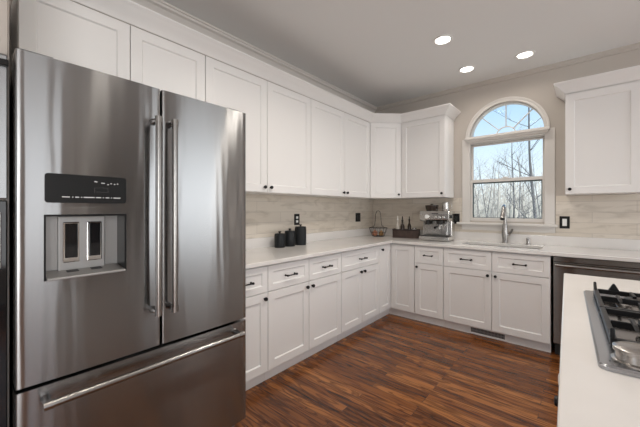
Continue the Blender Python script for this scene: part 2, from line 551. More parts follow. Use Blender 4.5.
win = bpy.data.objects.new('window_1', None); COL.objects.link(win)
win['kind'] = 'structure'
mb = MB()                                             # flat side casings
mb.box(WC-.452, WC-WR+.008, YB-.014, YB, 1.115, SPR); mb.box(WC+WR-.008, WC+.452, YB-.014, YB, 1.115, SPR)
mb.build('casing', M['trim'], win, .003)
mb = MB(); arc_band(mb, .366, .404, YB-.018, YB-.0005); arc_band(mb, .394, .413, YB-.026, YB-.0185)
mb.build('arch_moulding', M['trim'], win, .004)
P = [(0, 2.066), (.014, 2.066), (.014, 2.080), (.032, 2.084), (.042, 2.096), (.044, 2.106), (.056, 2.110), (.056, 2.132), (.048, 2.139), (0, 2.139)]
mb = MB(); sweep(mb, [(WC-.352, YB+.10), (WC-.352, YB-.0145), (WC+.352, YB-.0145), (WC+.352, YB+.10)], P)
mb.box(WC-.351, WC+.351, YB-.016, YB+.11, 2.067, 2.138)
mb.build('header', M['trim'], win, smooth=True, angle=30)
MB().box(WC-.505, WC+.475, YB-.062, YB+.06, 1.098, 1.124).build('sill', M['trim'], win, .006)
MB().prism([(YB, 1.035), (YB, 1.098), (YB-.03, 1.098), (YB-.016, 1.05), (YB-.016, 1.035)], 'x', WC-.455, WC+.455).build('apron', M['trim'], win, .003)
def frame(mb, x0, x1, z0, z1, y0, y1, st, top, bot):
    mb.box(x0, x0+st, y0, y1, z0, z1); mb.box(x1-st, x1, y0, y1, z0, z1)
    mb.box(x0+st, x1-st, y0, y1, z1-top, z1); mb.box(x0+st, x1-st, y0, y1, z0, z0+bot)
    return mb
frame(MB(), WC-WR, WC+WR, 1.125, 2.066, YB+.005, YB+.14, .008, .008, .012).build('jamb', M['trim'], win, .002)
up = frame(MB(), WC-.3635, WC+.3635, 1.597, 2.057, YB+.055, YB+.085, .020, .016, .035).build('upper_sash', M['trim'], win, .003)
MB().box(WC-.345, WC+.345, YB+.068, YB+.072, 1.63, 2.043).build('pane', M['glass'], up)
lo = frame(MB(), WC-.3635, WC+.3635, 1.138, 1.636, YB+.015, YB+.050, .020, .036, .042).build('lower_sash', M['trim'], win, .003)
MB().box(WC-.345, WC+.345, YB+.030, YB+.034, 1.178, 1.602).build('pane', M['glass'], lo)
frame(MB(), WC-.3434, WC+.3434, 1.181, 1.5995, YB+.038, YB+.048, .010, .014, .006).build('gasket', M['screen'], lo)
mb = MB(); mb.box(WC-.03, WC+.03, YB+.018, YB+.040, 1.637, 1.650); mb.box(WC-.012, WC+.02, YB+.010, YB+.022, 1.642, 1.654)
mb.build('sash_lock', M['white'], lo, .002)
mb = MB(); arc_band(mb, .359, WR-.001, YB+.03, YB+.12); mb.box(WC-.36, WC+.36, YB+.03, YB+.12, 2.135, 2.15)
ar = mb.build('arch_sash', M['trim'], win, .003)
mb = MB(); arc_band(mb, .096, .106, YB+.06, YB+.080, n=20)
for a in (45, 90, 135):
    c, s_ = math.cos(math.radians(a)), math.sin(math.radians(a))
    n_ = Vector((-s_, 0, c))*.0045
    A, B = Vector((WC+.10*c, 0, SPR+.10*s_)), Vector((WC+.362*c, 0, SPR+.362*s_))
    mb.prism([(q.x, q.z) for q in (A-n_, B-n_, B+n_, A+n_)], 'y', YB+.06, YB+.085)
mb.build('muntin', M['trim'], ar, .002)
mb = MB()
pts = [(WC+.361*math.cos(PI*i/30), SPR+.361*math.sin(PI*i/30)) for i in range(31)]
mb.prism(pts, 'y', YB+.070, YB+.074)
mb.build('pane', M['glass'], ar)

# ------------------------------------------------------------------ outside
tag(MB().box(-60, 40, YB+.4, 90, -2.4, -2.2).build('woodland_ground', M['ground']), 'pale leaf covered ground outside the window', 'ground', kind='structure')

def grow(mb, p, d, L, r, depth, rnd):
    n = 5
    pts, rs = [p.copy()], [r]
    for i in range(n):
        d = (d+Vector((rnd.uniform(-1, 1), rnd.uniform(-1, 1), rnd.uniform(-.4, .7)))*.14).normalized()
        p = p+d*(L/n)
        pts.append(p.copy()); rs.append(r*(1-.62*(i+1)/n))
    mb.tube(pts, rs, 6 if depth > 1 else 4, cap=False)
    if depth <= 0: return
    for k in range(4 if depth > 1 else 5):
        i = rnd.randint(2, n)
        a = rnd.uniform(0, 2*PI)
        side = Vector((math.cos(a), math.sin(a), rnd.uniform(.25, 1.1))).normalized()
        grow(mb, pts[i], (d*.45+side*.75).normalized(), L*rnd.uniform(.38, .6), rs[i]*.62, depth-1, rnd)

def tree(x, y, h, r, m, label, seed, lean=(0, 0), group=None, depth=3):
    rnd = random.Random(seed)
    mb = MB()
    base = Vector((0, 0, 0))
    pts, rs = [base], [r*1.25]
    d = Vector((lean[0], lean[1], 1)).normalized()
    N = 9
    p = base.copy()
    for i in range(N):
        d = (d+Vector((rnd.uniform(-1, 1), rnd.uniform(-1, 1), .5))*.05).normalized()
        p = p+d*(h/N)
        pts.append(p.copy()); rs.append(r*(1-.78*(i+1)/N))
    mb.tube(pts, rs, 8, cap=False)
    for i in range(3, N+1):
        for k in range(2):
            a = rnd.uniform(0, 2*PI)
            dd = Vector((math.cos(a), math.sin(a), rnd.uniform(.5, 1.3))).normalized()
            grow(mb, pts[i], dd, h*rnd.uniform(.11, .22), rs[i]*.40, depth-2, rnd)
    o = mb.build('bare_tree', m, smooth=True)
    o.location = (x, y, -2.2)
    return tag(o, label, 'tree', group)

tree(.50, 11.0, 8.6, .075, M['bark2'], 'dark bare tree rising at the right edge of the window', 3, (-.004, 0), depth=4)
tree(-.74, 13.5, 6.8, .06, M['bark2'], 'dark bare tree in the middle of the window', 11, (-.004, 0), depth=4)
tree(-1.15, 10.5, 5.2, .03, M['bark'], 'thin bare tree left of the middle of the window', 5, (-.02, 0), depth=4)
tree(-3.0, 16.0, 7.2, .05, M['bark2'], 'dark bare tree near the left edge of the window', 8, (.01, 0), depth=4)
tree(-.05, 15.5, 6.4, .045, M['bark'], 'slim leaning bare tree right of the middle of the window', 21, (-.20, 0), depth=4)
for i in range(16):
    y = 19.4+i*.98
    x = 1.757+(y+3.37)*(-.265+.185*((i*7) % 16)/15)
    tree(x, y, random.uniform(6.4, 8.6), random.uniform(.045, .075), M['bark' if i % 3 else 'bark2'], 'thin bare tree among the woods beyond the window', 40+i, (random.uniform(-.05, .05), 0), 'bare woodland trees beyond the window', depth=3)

mb = MB(); rnd = random.Random(77)                         # far woods: too many stems to count
for k in range(620):
    y = rnd.uniform(36, 56)
    x = 1.757+(y+3.37)*rnd.uniform(-.31, -.03)
    h = rnd.uniform(4.0, 8.2)
    p = Vector((x, y, -2.2)); lean = rnd.uniform(-.12, .12)
    q = p+Vector((lean*h, 0, h)); mid = (p+q)/2+Vector((rnd.uniform(-.2, .2), 0, 0))
    r = rnd.uniform(.025, .075)
    mb.tube([p, mid, q], [r, r*.7, r*.2], 3, cap=False)
    for j in range(5):
        s0 = p.lerp(q, rnd.uniform(.35, .95)); a = rnd.choice((-1, 1))*rnd.uniform(.4, 1.3)
        mb.tube([s0, s0+Vector((a, rnd.uniform(-.5, .5), rnd.uniform(.4, 1.2)))], [r*.4, r*.12], 3, cap=False)
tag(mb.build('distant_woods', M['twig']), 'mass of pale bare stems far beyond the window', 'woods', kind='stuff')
mb = MB()
for k in range(70):
    y = rnd.uniform(61, 74); x = 1.757+(y+3.37)*rnd.uniform(-.34, .0)
    c = Vector((x, y, -2.3)); a, b_ = rnd.uniform(1.2, 2.6), rnd.uniform(3.2, 5.2)
    mb.lathe([(a*f*rnd.uniform(.85, 1.1), b_*g) for f, g in ((.6, 0), (1, .18), (.95, .4), (.7, .68), (.3, .92), (.05, 1))], c, 9)
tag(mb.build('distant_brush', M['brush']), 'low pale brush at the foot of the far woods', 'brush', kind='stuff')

# ------------------------------------------------------------------ cabinets
def knob(x, z, parent, y=0.):
    MB().lathe([(.007, 0), (.007, .012), (.0135, .014), (.0145, .022), (.013, .027), (.006, .0285)], (x, y, z), 14, 'y').build('knob', M['black'], parent, smooth=True)

def pull(xc, z, parent, L=.098, y=0.):
    mb = MB()
    for s_ in (-1, 1):
        mb.lathe([(.0085, 0), (.0085, .004), (.0055, .006), (.0055, .026)], (xc+s_*L/2, y, z), 10, 'y')
        mb.lathe([(.003, -.0085), (.0085, -.005), (.0085, .005), (.003, .0085)], (xc+s_*L/2, y-.028, z), 10, 'x')
    mb.tube([(xc-L/2-.006, y-.028, z), (xc-L/4, y-.030, z), (xc, y-.031, z), (xc+L/4, y-.030, z), (xc+L/2+.006, y-.028, z)], [.0062, .0048, .0046, .0048, .0062], 10)
    mb.build('handle', M['black'], parent, smooth=True)

G = .0026
ZB, ZD, ZT = .088, .672, .866
def base_body(root, w_, d=.60, toe=.045):
    MB().box(.0012, w_-.0012, .0215, d, .0905, .874).build('carcass', M['cab'], root)
    MB().box(.0012, w_-.0012, toe, toe+.018, .001, .0895).build('toe_kick', M['cab'], root)

def door(root, x0, x1, z0, z1, st=.062, kx=None, kz=None, y=0., name='door'):
    o = MB().shaker(x0+G, x1-G, z0+G, z1-G, y, st=st).build(name, M['cab'], root)
    if kx is not None: knob(kx, kz, o, y)
    return o

def drawer(root, x0, x1, L=.098, z0=ZD, z1=ZT):
    o = MB().shaker(x0+G, x1-G, z0+G, z1-G, st=.047).build('drawer', M['cab'], root)
    pull((x0+x1)/2, (z0+z1)/2-.002, o, L)
    return o
KZ = ZD-.042

# left run, fronts face +x
c = thing('base_cabinet', 'white base cabinet with one drawer beside the refrigerator', 'cabinet', (0, -2.31, 0), PI/2)
base_body(c, .405); drawer(c, 0, .405); door(c, 0, .405, ZB, ZD, kx=.405-.034, kz=KZ)
c = thing('base_cabinet', 'white base cabinet with two drawers and two doors on the left run', 'cabinet', (0, -1.904, 0), PI/2)
base_body(c, .904); drawer(c, 0, .446); drawer(c, .446, .904)
door(c, 0, .446, ZB, ZD, kx=.446-.034, kz=KZ); door(c, .446, .904, ZB, ZD, kx=.446+.034, kz=KZ)
c = thing('base_cabinet', 'white base cabinet with one wide drawer over two doors near the corner', 'cabinet', (0, -.999, 0), PI/2)
base_body(c, .724); drawer(c, 0, .724); door(c, 0, .362, ZB, ZD, kx=.362-.034, kz=KZ); door(c, .362, .724, ZB, ZD, kx=.362+.034, kz=KZ)
# corner unit: two full-height leaves meeting at the inner corner
c = thing('corner_base_cabinet', 'white corner base cabinet with two narrow full height doors', 'cabinet', (0, 0, 0))
mb = MB(); mb.prism([(-.0215, -.2735), (-.60, -.2735), (-.60, .60), (.294, .60), (.294, .0215), (-.0215, .0215)], 'z', .0905, .874)
mb.build('carcass', M['cab'], c)
mb = MB(); mb.prism([(-.045, -.2735), (-.063, -.2735), (-.063, .063), (.294, .063), (.294, .045), (-.045, .045)], 'z', .001, .0895)
mb.build('toe_kick', M['cab'], c)
o = MB().shaker(.0015, .274-.002, ZB+G, ZT-G, 0, st=.062).build('door', M['cab'], c)
o.rotation_euler = (0, 0, PI/2); o.location = (0, -.274, 0)
knob(.05, ZT-.05, o)
door(c, .002, .294, ZB, ZT)
# back run, fronts face -y
c = thing('base_cabinet', 'narrow white base cabinet with drawer and door below the espresso machine', 'cabinet', (.2955, 0, 0))
base_body(c, .3235); drawer(c, 0, .3235, .088); door(c, 0, .3235, ZB, ZD, kx=.034, kz=KZ)
c = thing('sink_base_cabinet', 'white sink base cabinet with two fronts and two doors under the window', 'cabinet', (.6195, 0, 0))
mb = MB()
mb.box(.0012, .9248, .0215, .60, .0905, .11)
for x0, x1 in ((.0012, .02), (.906, .9248)): mb.box(x0, x1, .0215, .60, .1105, .874)
mb.box(.0205, .9055, .582, .60, .1105, .874); mb.box(.0205, .9055, .0215, .04, .66, .874); mb.box(.445, .485, .0215, .04, .1105, .6595)
mb.build('carcass', M['cab'], c)
tk = MB().box(.0012, .9248, .045, .063, .001, .0895).build('toe_kick', M['cab'], c)
for x0, x1 in ((0, .4645), (.4645, .926)): drawer(c, x0, x1)
door(c, 0, .4645, ZB, ZD, kx=.4645-.034, kz=KZ); door(c, .4645, .926, ZB, ZD, kx=.4645+.034, kz=KZ)
# toe-kick register
v = thing('floor_register', 'grey slotted air register in the toe kick under the sink cabinet', 'vent', (1.035, .044, .044))
frame(MB(), -.165, .165, -.034, .036, -.008, 0, .012, .010, .010).build('frame', M['cab'], v, .002)
mb = MB(); mb.box(-.152, .152, -.002, 0, -.023, .025); mb.build('backing', M['darkmark'], v)
mb = MB()
for k in range(25): mb.box(-.150+k*.0125, -.1455+k*.0125, -.006, -.0022, -.023, .025)
mb.box(-.152, .152, -.0055, -.0035, -.001, .003)
mb.build('grille', mat('grey_register', (.30, .29, .285), .45), v)

# wall cabinets
UB, UT, UZ = 1.425, 2.388, 2.395
def wall_cab(root, w_, z0=UB, d=.325, z1=UZ):
    MB().box(.001, w_-.001, .0215, d, z0, z1).build('carcass', M['cab'], root)
X_U = -.30
c = thing('wall_cabinet', 'short white wall cabinet with two doors above the refrigerator', 'cabinet', (X_U, -3.195, 0), PI/2)
wall_cab(c, .963, 1.86); door(c, 0, .482, 1.862, UT, kx=.482-.034, kz=1.90); door(c, .482, .963, 1.862, UT, kx=.482+.034, kz=1.90)
c = thing('wall_cabinet', 'white two door wall cabinet beside the refrigerator', 'cabinet', (X_U, -2.231, 0), PI/2)
wall_cab(c, 1.127); door(c, 0, .568, UB, UT, kx=.568-.034, kz=UB+.045); door(c, .568, 1.127, UB, UT, kx=.568+.034, kz=UB+.045)
c = thing('wall_cabinet', 'white two door wall cabinet next to the angled corner cabinet', 'cabinet', (X_U, -1.103, 0), PI/2)
wall_cab(c, 1.114); door(c, 0, .573, UB, UT, kx=.573-.034, kz=UB+.045); door(c, .573, 1.114, UB, UT, kx=.573+.034, kz=UB+.045)
A_, B_ = Vector((X_U, .014)), Vector((-.010, .30))
c = thing('corner_wall_cabinet', 'white angled corner wall cabinet with one door', 'cabinet', (A_.x, A_.y, 0), math.atan2(B_.y-A_.y, B_.x-A_.x))
LD = (B_-A_).length
inv = Matrix.Rotation(-c.rotation_euler[2], 2)
def loc2(p): return tuple(inv @ (Vector(p)-A_))
mb = MB(); mb.prism([loc2(p) for p in ((-.3155, .0145), (-.625, .0145), (-.625, .625), (-.0105, .625), (-.0105, .3155))], 'z', UB, UZ)
mb.build('carcass', M['cab'], c)
door(c, .004, LD-.004, UB, UT, st=.058, kx=LD-.038, kz=UB+.045)
c = thing('wall_cabinet', 'white single door wall cabinet left of the window', 'cabinet', (-.0095, .30, 0))
wall_cab(c, .548); door(c, 0, .548, UB, UT, kx=.548-.034, kz=UB+.045)
c = thing('wall_cabinet', 'white single door wall cabinet right of the window', 'cabinet', (1.634, .30, 0))
wall_cab(c, .50, UB-.003, z1=2.37); door(c, 0, .50, UB-.003, 2.352, kx=.034, kz=UB+.042)

CP = [(.001, 2.389), (.005, 2.389), (.010, 2.398), (.024, 2.418), (.046, 2.440), (.066, 2.458), (.076, 2.470), (.081, 2.473), (.081, 2.484), (.001, 2.484)]
mb = MB(); sweep(mb, [(X_U, -3.195), (X_U, .014), (-.010, .30), (.5385, .30), (.5385, .629)], CP)
tag(mb.build('crown_moulding', M['cab'], smooth=True, angle=28), 'white crown moulding running along the left wall cabinets and around the corner', 'moulding')
CQ = [(o, z-.028) for o, z in CP]
mb = MB(); sweep(mb, [(1.634, .629), (1.634, .30), (2.134, .30)], CQ)
tag(mb.build('crown_moulding', M['cab'], smooth=True, angle=28), 'white crown moulding on the wall cabinet right of the window', 'moulding')

# ------------------------------------------------------------------ countertop, sink, backsplash
CT0, CT1 = .8755, .9065
o = .028
ct = thing('countertop', 'white quartz countertop in an L along both walls', 'countertop')
mb = MB()
grid_slab(mb, [XL+.001, o, .748, 1.462, 2.25], [-2.31, -o, .155, .475, YB-.001],
          lambda x, y: (x < o or y > -o) and not (.748 < x < 1.462 and .155 < y < .475), CT0, CT1)
mb.build('slab', M['counter'], ct, .004)
mb = MB(); mb.box(XL+.001, XL+.021, -2.31, YB-.001, CT1, 1.005); mb.build('upstand', M['counter'], ct, .002)
mb = MB(); mb.box(XL+.0215, 2.25, YB-.021, YB-.001, CT1, 1.005); mb.build('upstand', M['counter'], ct, .002)

sk = thing('sink', 'stainless undermount sink set in the counter below the window', 'sink', (1.105, .315, .90))
mb = MB()
def ring(a, b, z): return [mb.bm.verts.new(p) for p in ((-a, -b, z), (a, -b, z), (a, b, z), (-a, b, z))]
R_ = [ring(.375, .177, -.026), ring(.3575, .160, -.026), ring(.345, .150, -.20), ring(.06, .06, -.21)]
for A, B in zip(R_[:-1], R_[1:]):
    for i in range(4): mb.bm.faces.new([A[i], A[(i+1) % 4], B[(i+1) % 4], B[i]])
mb.bm.faces.new(R_[-1])
mb.build('basin', M['steel2'], sk)
MB().lathe([(.045, -.209), (.045, -.206), (.03, -.2055), (.028, -.208)], (0, 0, 0), 20).build('drain', M['chrome'], sk, smooth=True)

tag(MB().box(XL+.001, XL+.009, -2.31, YB-.011, 1.0055, UB-.001).build('tile_backsplash', M['tileL']), 'beige veined stone tile backsplash on the left wall', 'backsplash')
mb = MB()
mb.box(XL+.010, WC-.455, YB-.009, YB-.001, 1.0055, UB-.001)
mb.box(WC+.458, 2.25, YB-.009, YB-.001, 1.0055, UB-.006)
mb.box(WC-.455, WC+.458, YB-.009, YB-.001, 1.0055, 1.034)
tag(mb.build('tile_backsplash', M['tileB']), 'beige veined stone tile backsplash on the window wall', 'backsplash')

# ------------------------------------------------------------------ refrigerator
FX, FY0, FY1 = .34, -3.255, -2.343
fr = thing('refrigerator', 'large stainless french door refrigerator with water dispenser', 'refrigerator', (FX, FY0, 0), PI/2)
FW = FY1-FY0                                            # local x along the front, local y into the depth
MB().box(.004, FW-.004, .105, .90, .03, 1.79).build('case', M['graybody'], fr, .004)
mb = MB(); mb.box(.03, FW-.03, .09, .12, .006, .10)
for k in range(5): mb.box(.04, FW-.04, .082, .0895, .020+k*.016, .028+k*.016)
mb.build('toe_grille', M['graybody'], fr)
def curved_door(name, x0, x1, z0, z1, hole=None, bulge=.004):
    """door skin with a faint outward curve; optional rectangular hole"""
    mb = MB()
    N = 18
    xs = sorted({x0+(x1-x0)*i/N for i in range(N+1)} | (set(hole[:2]) if hole else set()))
    zs = sorted({z0, z1} | (set(hole[2:]) if hole else set()))
    f = lambda x: .0 - bulge*(1-((x-(x0+x1)/2)/((x1-x0)/2))**2)+bulge*.5
    e = .006
    def yy(x): 
        d = min(x-x0, x1-x)
        return f(x)+(e*(1-math.sqrt(max(0, 1-(1-min(d, e)/e)**2))) if d < e else 0)
    xs = sorted(set(xs) | {x0+e*.15, x0+e*.45, x0+e, x1-e, x1-e*.45, x1-e*.15})
    V = {}
    def v(x, z, b):
        k = (round(x, 6), round(z, 6), b)
        if k not in V: V[k] = mb.bm.verts.new((x, .10 if b else yy(x), z))
        return V[k]
    inh = lambda x, z: hole and hole[0] < x < hole[1] and hole[2] < z < hole[3]
    nx, nz = len(xs)-1, len(zs)-1
    for i in range(nx):
        for j in range(nz):
            xm, zm = (xs[i]+xs[i+1])/2, (zs[j]+zs[j+1])/2
            if inh(xm, zm): continue
            for b in (0, 1):
                mb.bm.faces.new([v(xs[i], zs[j], b), v(xs[i+1], zs[j], b), v(xs[i+1], zs[j+1], b), v(xs[i], zs[j+1], b)])
            for di, dj, A, B in ((-1, 0, (i, j), (i, j+1)), (1, 0, (i+1, j), (i+1, j+1)), (0, -1, (i, j), (i+1, j)), (0, 1, (i, j+1), (i+1, j+1))):
                ii, jj = i+di, j+dj
                ok = 0 <= ii < nx and 0 <= jj < nz and not inh((xs[ii]+xs[ii+1])/2, (zs[jj]+zs[jj+1])/2)
                if not ok:
                    p, q = (xs[A[0]], zs[A[1]]), (xs[B[0]], zs[B[1]])
                    mb.bm.faces.new([v(*p, 0), v(*q, 0), v(*q, 1), v(*p, 1)])
    return mb.build(name, M['steel'], fr, smooth=True, angle=35)
SPL = .461
dl = curved_door('door', .0, SPL-.0035, .682, 1.812, hole=(.070, .323, 1.030, 1.262))
drr = curved_door('door', SPL+.0035, FW, .682, 1.812)
fd = curved_door('freezer_drawer', .0, FW, .124, .668, bulge=.003)
mb = MB(); mb.box(.004, FW-.004, .1005, .1045, .10, 1.788); mb.build('gasket', M['blackmat'], fr)
# dispenser in the left door
mb = MB()
pts = []
for cx, cz, a0 in ((.311, 1.397, 0), (.082, 1.397, 90), (.082, 1.314, 180), (.311, 1.314, 270)):
    for k in range(5):
        a = math.radians(a0+k*22.5); pts.append((cx+.010*math.cos(a), cz+.010*math.sin(a)))
mb.prism(pts, 'y', -.006, .002)
pn = mb.build('control_panel', M['panel'], dl)
mb = MB()
rr = random.Random(5)
for x0, x1 in ((.118, .140), (.147, .150), (.156, .167), (.173, .176), (.181, .214), (.219, .235), (.241, .244), (.250, .262), (.268, .271), (.276, .300)):
    mb.box(x0, x1, -.0066, -.0061, 1.3235, 1.3265)
mb.build('display_text', M['mark'], pn)
mb = MB()
for k, (x, z) in enumerate(((.216, 1.386), (.221, 1.385), (.238, 1.3815), (.244, 1.381), (.258, 1.3765), (.268, 1.381), (.280, 1.379), (.290, 1.381))):
    mb.box(x-.0022, x+.0022, -.0066, -.0061, z-.0016, z+.0016)
mb.build('display_icon', M['mark'], pn)
frame(MB(), .214, .258, 1.346, 1.363, -.0066, -.0061, .0005, .0005, .0005).build('display_frame', M['brushed'], pn)
mb = MB()                                               # lining of the recess: side walls, top, back
mb.box(.0705, .076, .001, .098, 1.0305, 1.2615); mb.box(.317, .3225, .001, .098, 1.0305, 1.2615)
mb.box(.0765, .3165, .001, .098, 1.255, 1.2615)
mb.build('recess_lining', M['panel'], dl)
MB().box(.0765, .3165, .090, .098, 1.0305, 1.2545).build('recess_back', M['satin'], dl)
mb = MB(); mb.box(.120, .268, .074, .0895, 1.046, 1.2545); mb.build('nozzle_plate', M['satin'], dl, .003)
for x in (.136, .209):
    p_ = MB().box(x-.003, x+.047, .066, .0735, 1.078, 1.232).build('paddle', M['chrome'], dl, .003)
    MB().box(x+.003, x+.041, .061, .0655, 1.096, 1.226).build('paddle_face', M['blackgloss'], p_, .002)
tr = MB().prism([(-.016, 1.031), (.089, 1.031), (.089, 1.052), (-.012, 1.040), (-.016, 1.038)], 'x', .0768, .3162).build('drip_tray', M['satin'], dl, .002)
for x in (.140, .215): MB().prism([(.036, 1.0462), (.062, 1.0494), (.062, 1.0505), (.036, 1.0473)], 'x', x, x+.036).build('drain_slot', M['blackmat'], tr)
def handle_bar(parent, p0, p1, off=.058, r=.0125):
    """bar handle on two brackets; p0, p1 on the door face (local)"""
    mb = MB()
    a, b = Vector(p0), Vector(p1)
    d = (b-a).normalized()
    A, B = a+Vector((0, -off, 0)), b+Vector((0, -off, 0))
    mb.tube([A+d*.006, B-d*.006], r, 18)
    for E in (A, B): mb.tube([E-d*.013, E+d*.013], r*1.16, 18)
    h = mb.build('handle', M['handle'], parent, smooth=True)
    for e_ in (a, b):
        mb = MB()
        mb.tube([e_+Vector((0, .001, 0)), e_+Vector((0, -.010, 0)), e_+Vector((0, -.03, 0)), e_+Vector((0, -off+.006, 0))], [.0155, .0130, .0105, .0105], 14)
        mb.build('bracket', M['darksteel'], h, smooth=True)
handle_bar(dl, (SPL-.035, 0, .845), (SPL-.035, 0, 1.660))
handle_bar(drr, (SPL+.033, 0, .845), (SPL+.033, 0, 1.660))
handle_bar(fd, (.075, 0, .622), (FW-.070, 0, .622), off=.055)
for x0 in (.01, FW-.10):
    MB().prism([(.03, 1.8135), (.03, 1.826), (.16, 1.826), (.16, 1.7905), (.12, 1.7905), (.12, 1.8135)], 'x', x0, x0+.09).build('hinge_cover', M['graybody'], fr)

# ------------------------------------------------------------------ tall oven cabinet at the left edge
oc = thing('oven_cabinet', 'tall greige cabinet with built in ovens left of the refrigerator', 'cabinet', (.285, -4.03, 0), PI/2)
OW = .766
mb = MB(); mb.box(0, OW, .0205, .90, .001, 2.35); mb.build('carcass', M['taupe'], oc)
MB().box(.004, OW-.006, 0, .02, 1.80, 2.345).build('panel', M['taupe'], oc, .002)
MB().box(.004, OW-.006, 0, .02, .005, .40).build('panel', M['taupe'], oc, .002)
mw = MB().box(.004, OW-.006, -.012, .02, 1.315, 1.795).build('microwave_door', M['steel'], oc, .003)
mb = MB(); mb.box(.004, OW-.004, -.03, -.0125, 1.755, 1.775); mb.build('vent_lip', M['black'], mw, .003)
od = MB().box(.004, OW-.006, -.012, .02, .405, 1.31).build('oven_door', M['blackgloss'], oc, .004)
mb = MB(); mb.box(.03, OW-.03, -.022, -.0125, 1.06, 1.075); mb.build('door_rail', M['darksteel'], od)
mb = MB(); mb.tube([(OW-.028, -.04, 1.09), (OW-.028, -.04, 1.27)], .006, 10)
for z in (1.10, 1.26): mb.tube([(OW-.028, -.012, z), (OW-.028, -.04, z)], .005, 8)
mb.build('handle', M['steel2'], od, smooth=True)

# ------------------------------------------------------------------ dishwasher
dw = thing('dishwasher', 'stainless dishwasher with bar handle right of the sink cabinet', 'dishwasher', (1.562, 0, 0))
DW = .598
MB().box(.004, DW-.004, .03, .58, .10, .868).build('tub', M['graybody'], dw)
d_ = MB().box(.002, DW-.002, -.004, .029, .112, .822).build('door', M['steeldark'], dw, .004)
cp = MB().box(.002, DW-.002, -.004, .029, .826, .870).build('control_strip', M['steeldark'], dw, .003)
MB().box(.01, DW-.01, .045, .06, .004, .099).build('toe_panel', M['blackmat'], dw)
mb = MB(); mb.tube([(.018, -.05, .800), (DW-.018, -.05, .800)], .0115, 14)
for x in (.045, DW-.045): mb.tube([(x, -.003, .800), (x, -.05, .800)], .009, 10)
mb.build('handle', M['handle'], d_, smooth=True)
MB().box(DW+.002, DW+.08, 0, .55, .001, .872).build('filler_panel', M['cab'], dw)

# ------------------------------------------------------------------ island and cooktop
IX, IY, IR = 1.676, -1.116, math.radians(1.72)
isl = thing('kitchen_island', 'white kitchen island with a quartz top in the right foreground', 'island', (IX, IY, 0), IR)
MB().box(.0335, 1.00, -1.86, -.05, .10, .874).build('carcass', M['cab'], isl)
MB().box(.10, .95, -1.80, -.10, .001, .0995).build('plinth', M['cab'], isl)
MB().box(0, 1.05, -1.92, 0, .875, .914).build('slab', M['counter'], isl, .004)
for k in range(3):
    y1 = -.052-k*.602
    o = MB().shaker(G, .600-G, .104, .868, 0, st=.062).build('door', M['cab'], isl)
    o.rotation_euler = (0, 0, -PI/2); o.location = (.0125, y1, 0)
    knob(.47 if k == 1 else .566, .72 if k == 1 else .50, o)
    if k == 1:
        mb = MB(); mb.lathe([(.026, 0), (.028, .003), (.025, .014), (.011, .019)], (.47, 0, .785), 16, 'y'); mb.build('latch', M['white'], o, smooth=True)

ck = thing('gas_cooktop', 'stainless gas cooktop with black iron grates set in the island', 'cooktop', (IX, IY, .9145), IR)
CX0, CX1, CY0, CY1 = .070, .610, -1.305, -.474
def rrect(x0, x1, y0, y1, r, n=5):
    P = []
    for cx, cy, a0 in ((x1-r, y1-r, 0), (x0+r, y1-r, 90), (x0+r, y0+r, 180), (x1-r, y0+r, 270)):
        for k in range(n+1):
            a = math.radians(a0+90*k/n); P.append((cx+r*math.cos(a), cy+r*math.sin(a)))
    return P
mb = MB()
loops = []
for (ins, z, r) in ((0, 0, .018), (0, .008, .018), (.004, .012, .016), (.040, .012, .012), (.050, .003, .012)):
    y0_ = CY0+ins+(.075 if ins >= .04 else 0)
    loops.append([mb.bm.verts.new((*p, z)) for p in rrect(CX0+ins, CX1-ins, y0_, CY1-ins*.7, r)])
for A, B in zip(loops[:-1], loops[1:]):
    n = len(A)
    for i in range(n): mb.bm.faces.new([A[i], A[(i+1) % n], B[(i+1) % n], B[i]])
mb.bm.faces.new(loops[0][::-1])
wl = MB(); wl.bm.faces.new([wl.bm.verts.new(v_.co) for v_ in loops[-1]])
mb.build('tray', M['steeltop'], ck, smooth=True, angle=20)
wl.build('burner_well', M['well'], ck)
mb = MB()
for k in range(8): mb.box(CX0+.020+k*.0055, CX0+.0235+k*.0055, CY0+.028, CY0+.034, .0121, .0125)
mb.build('maker_mark', M['darkmark'], ck)
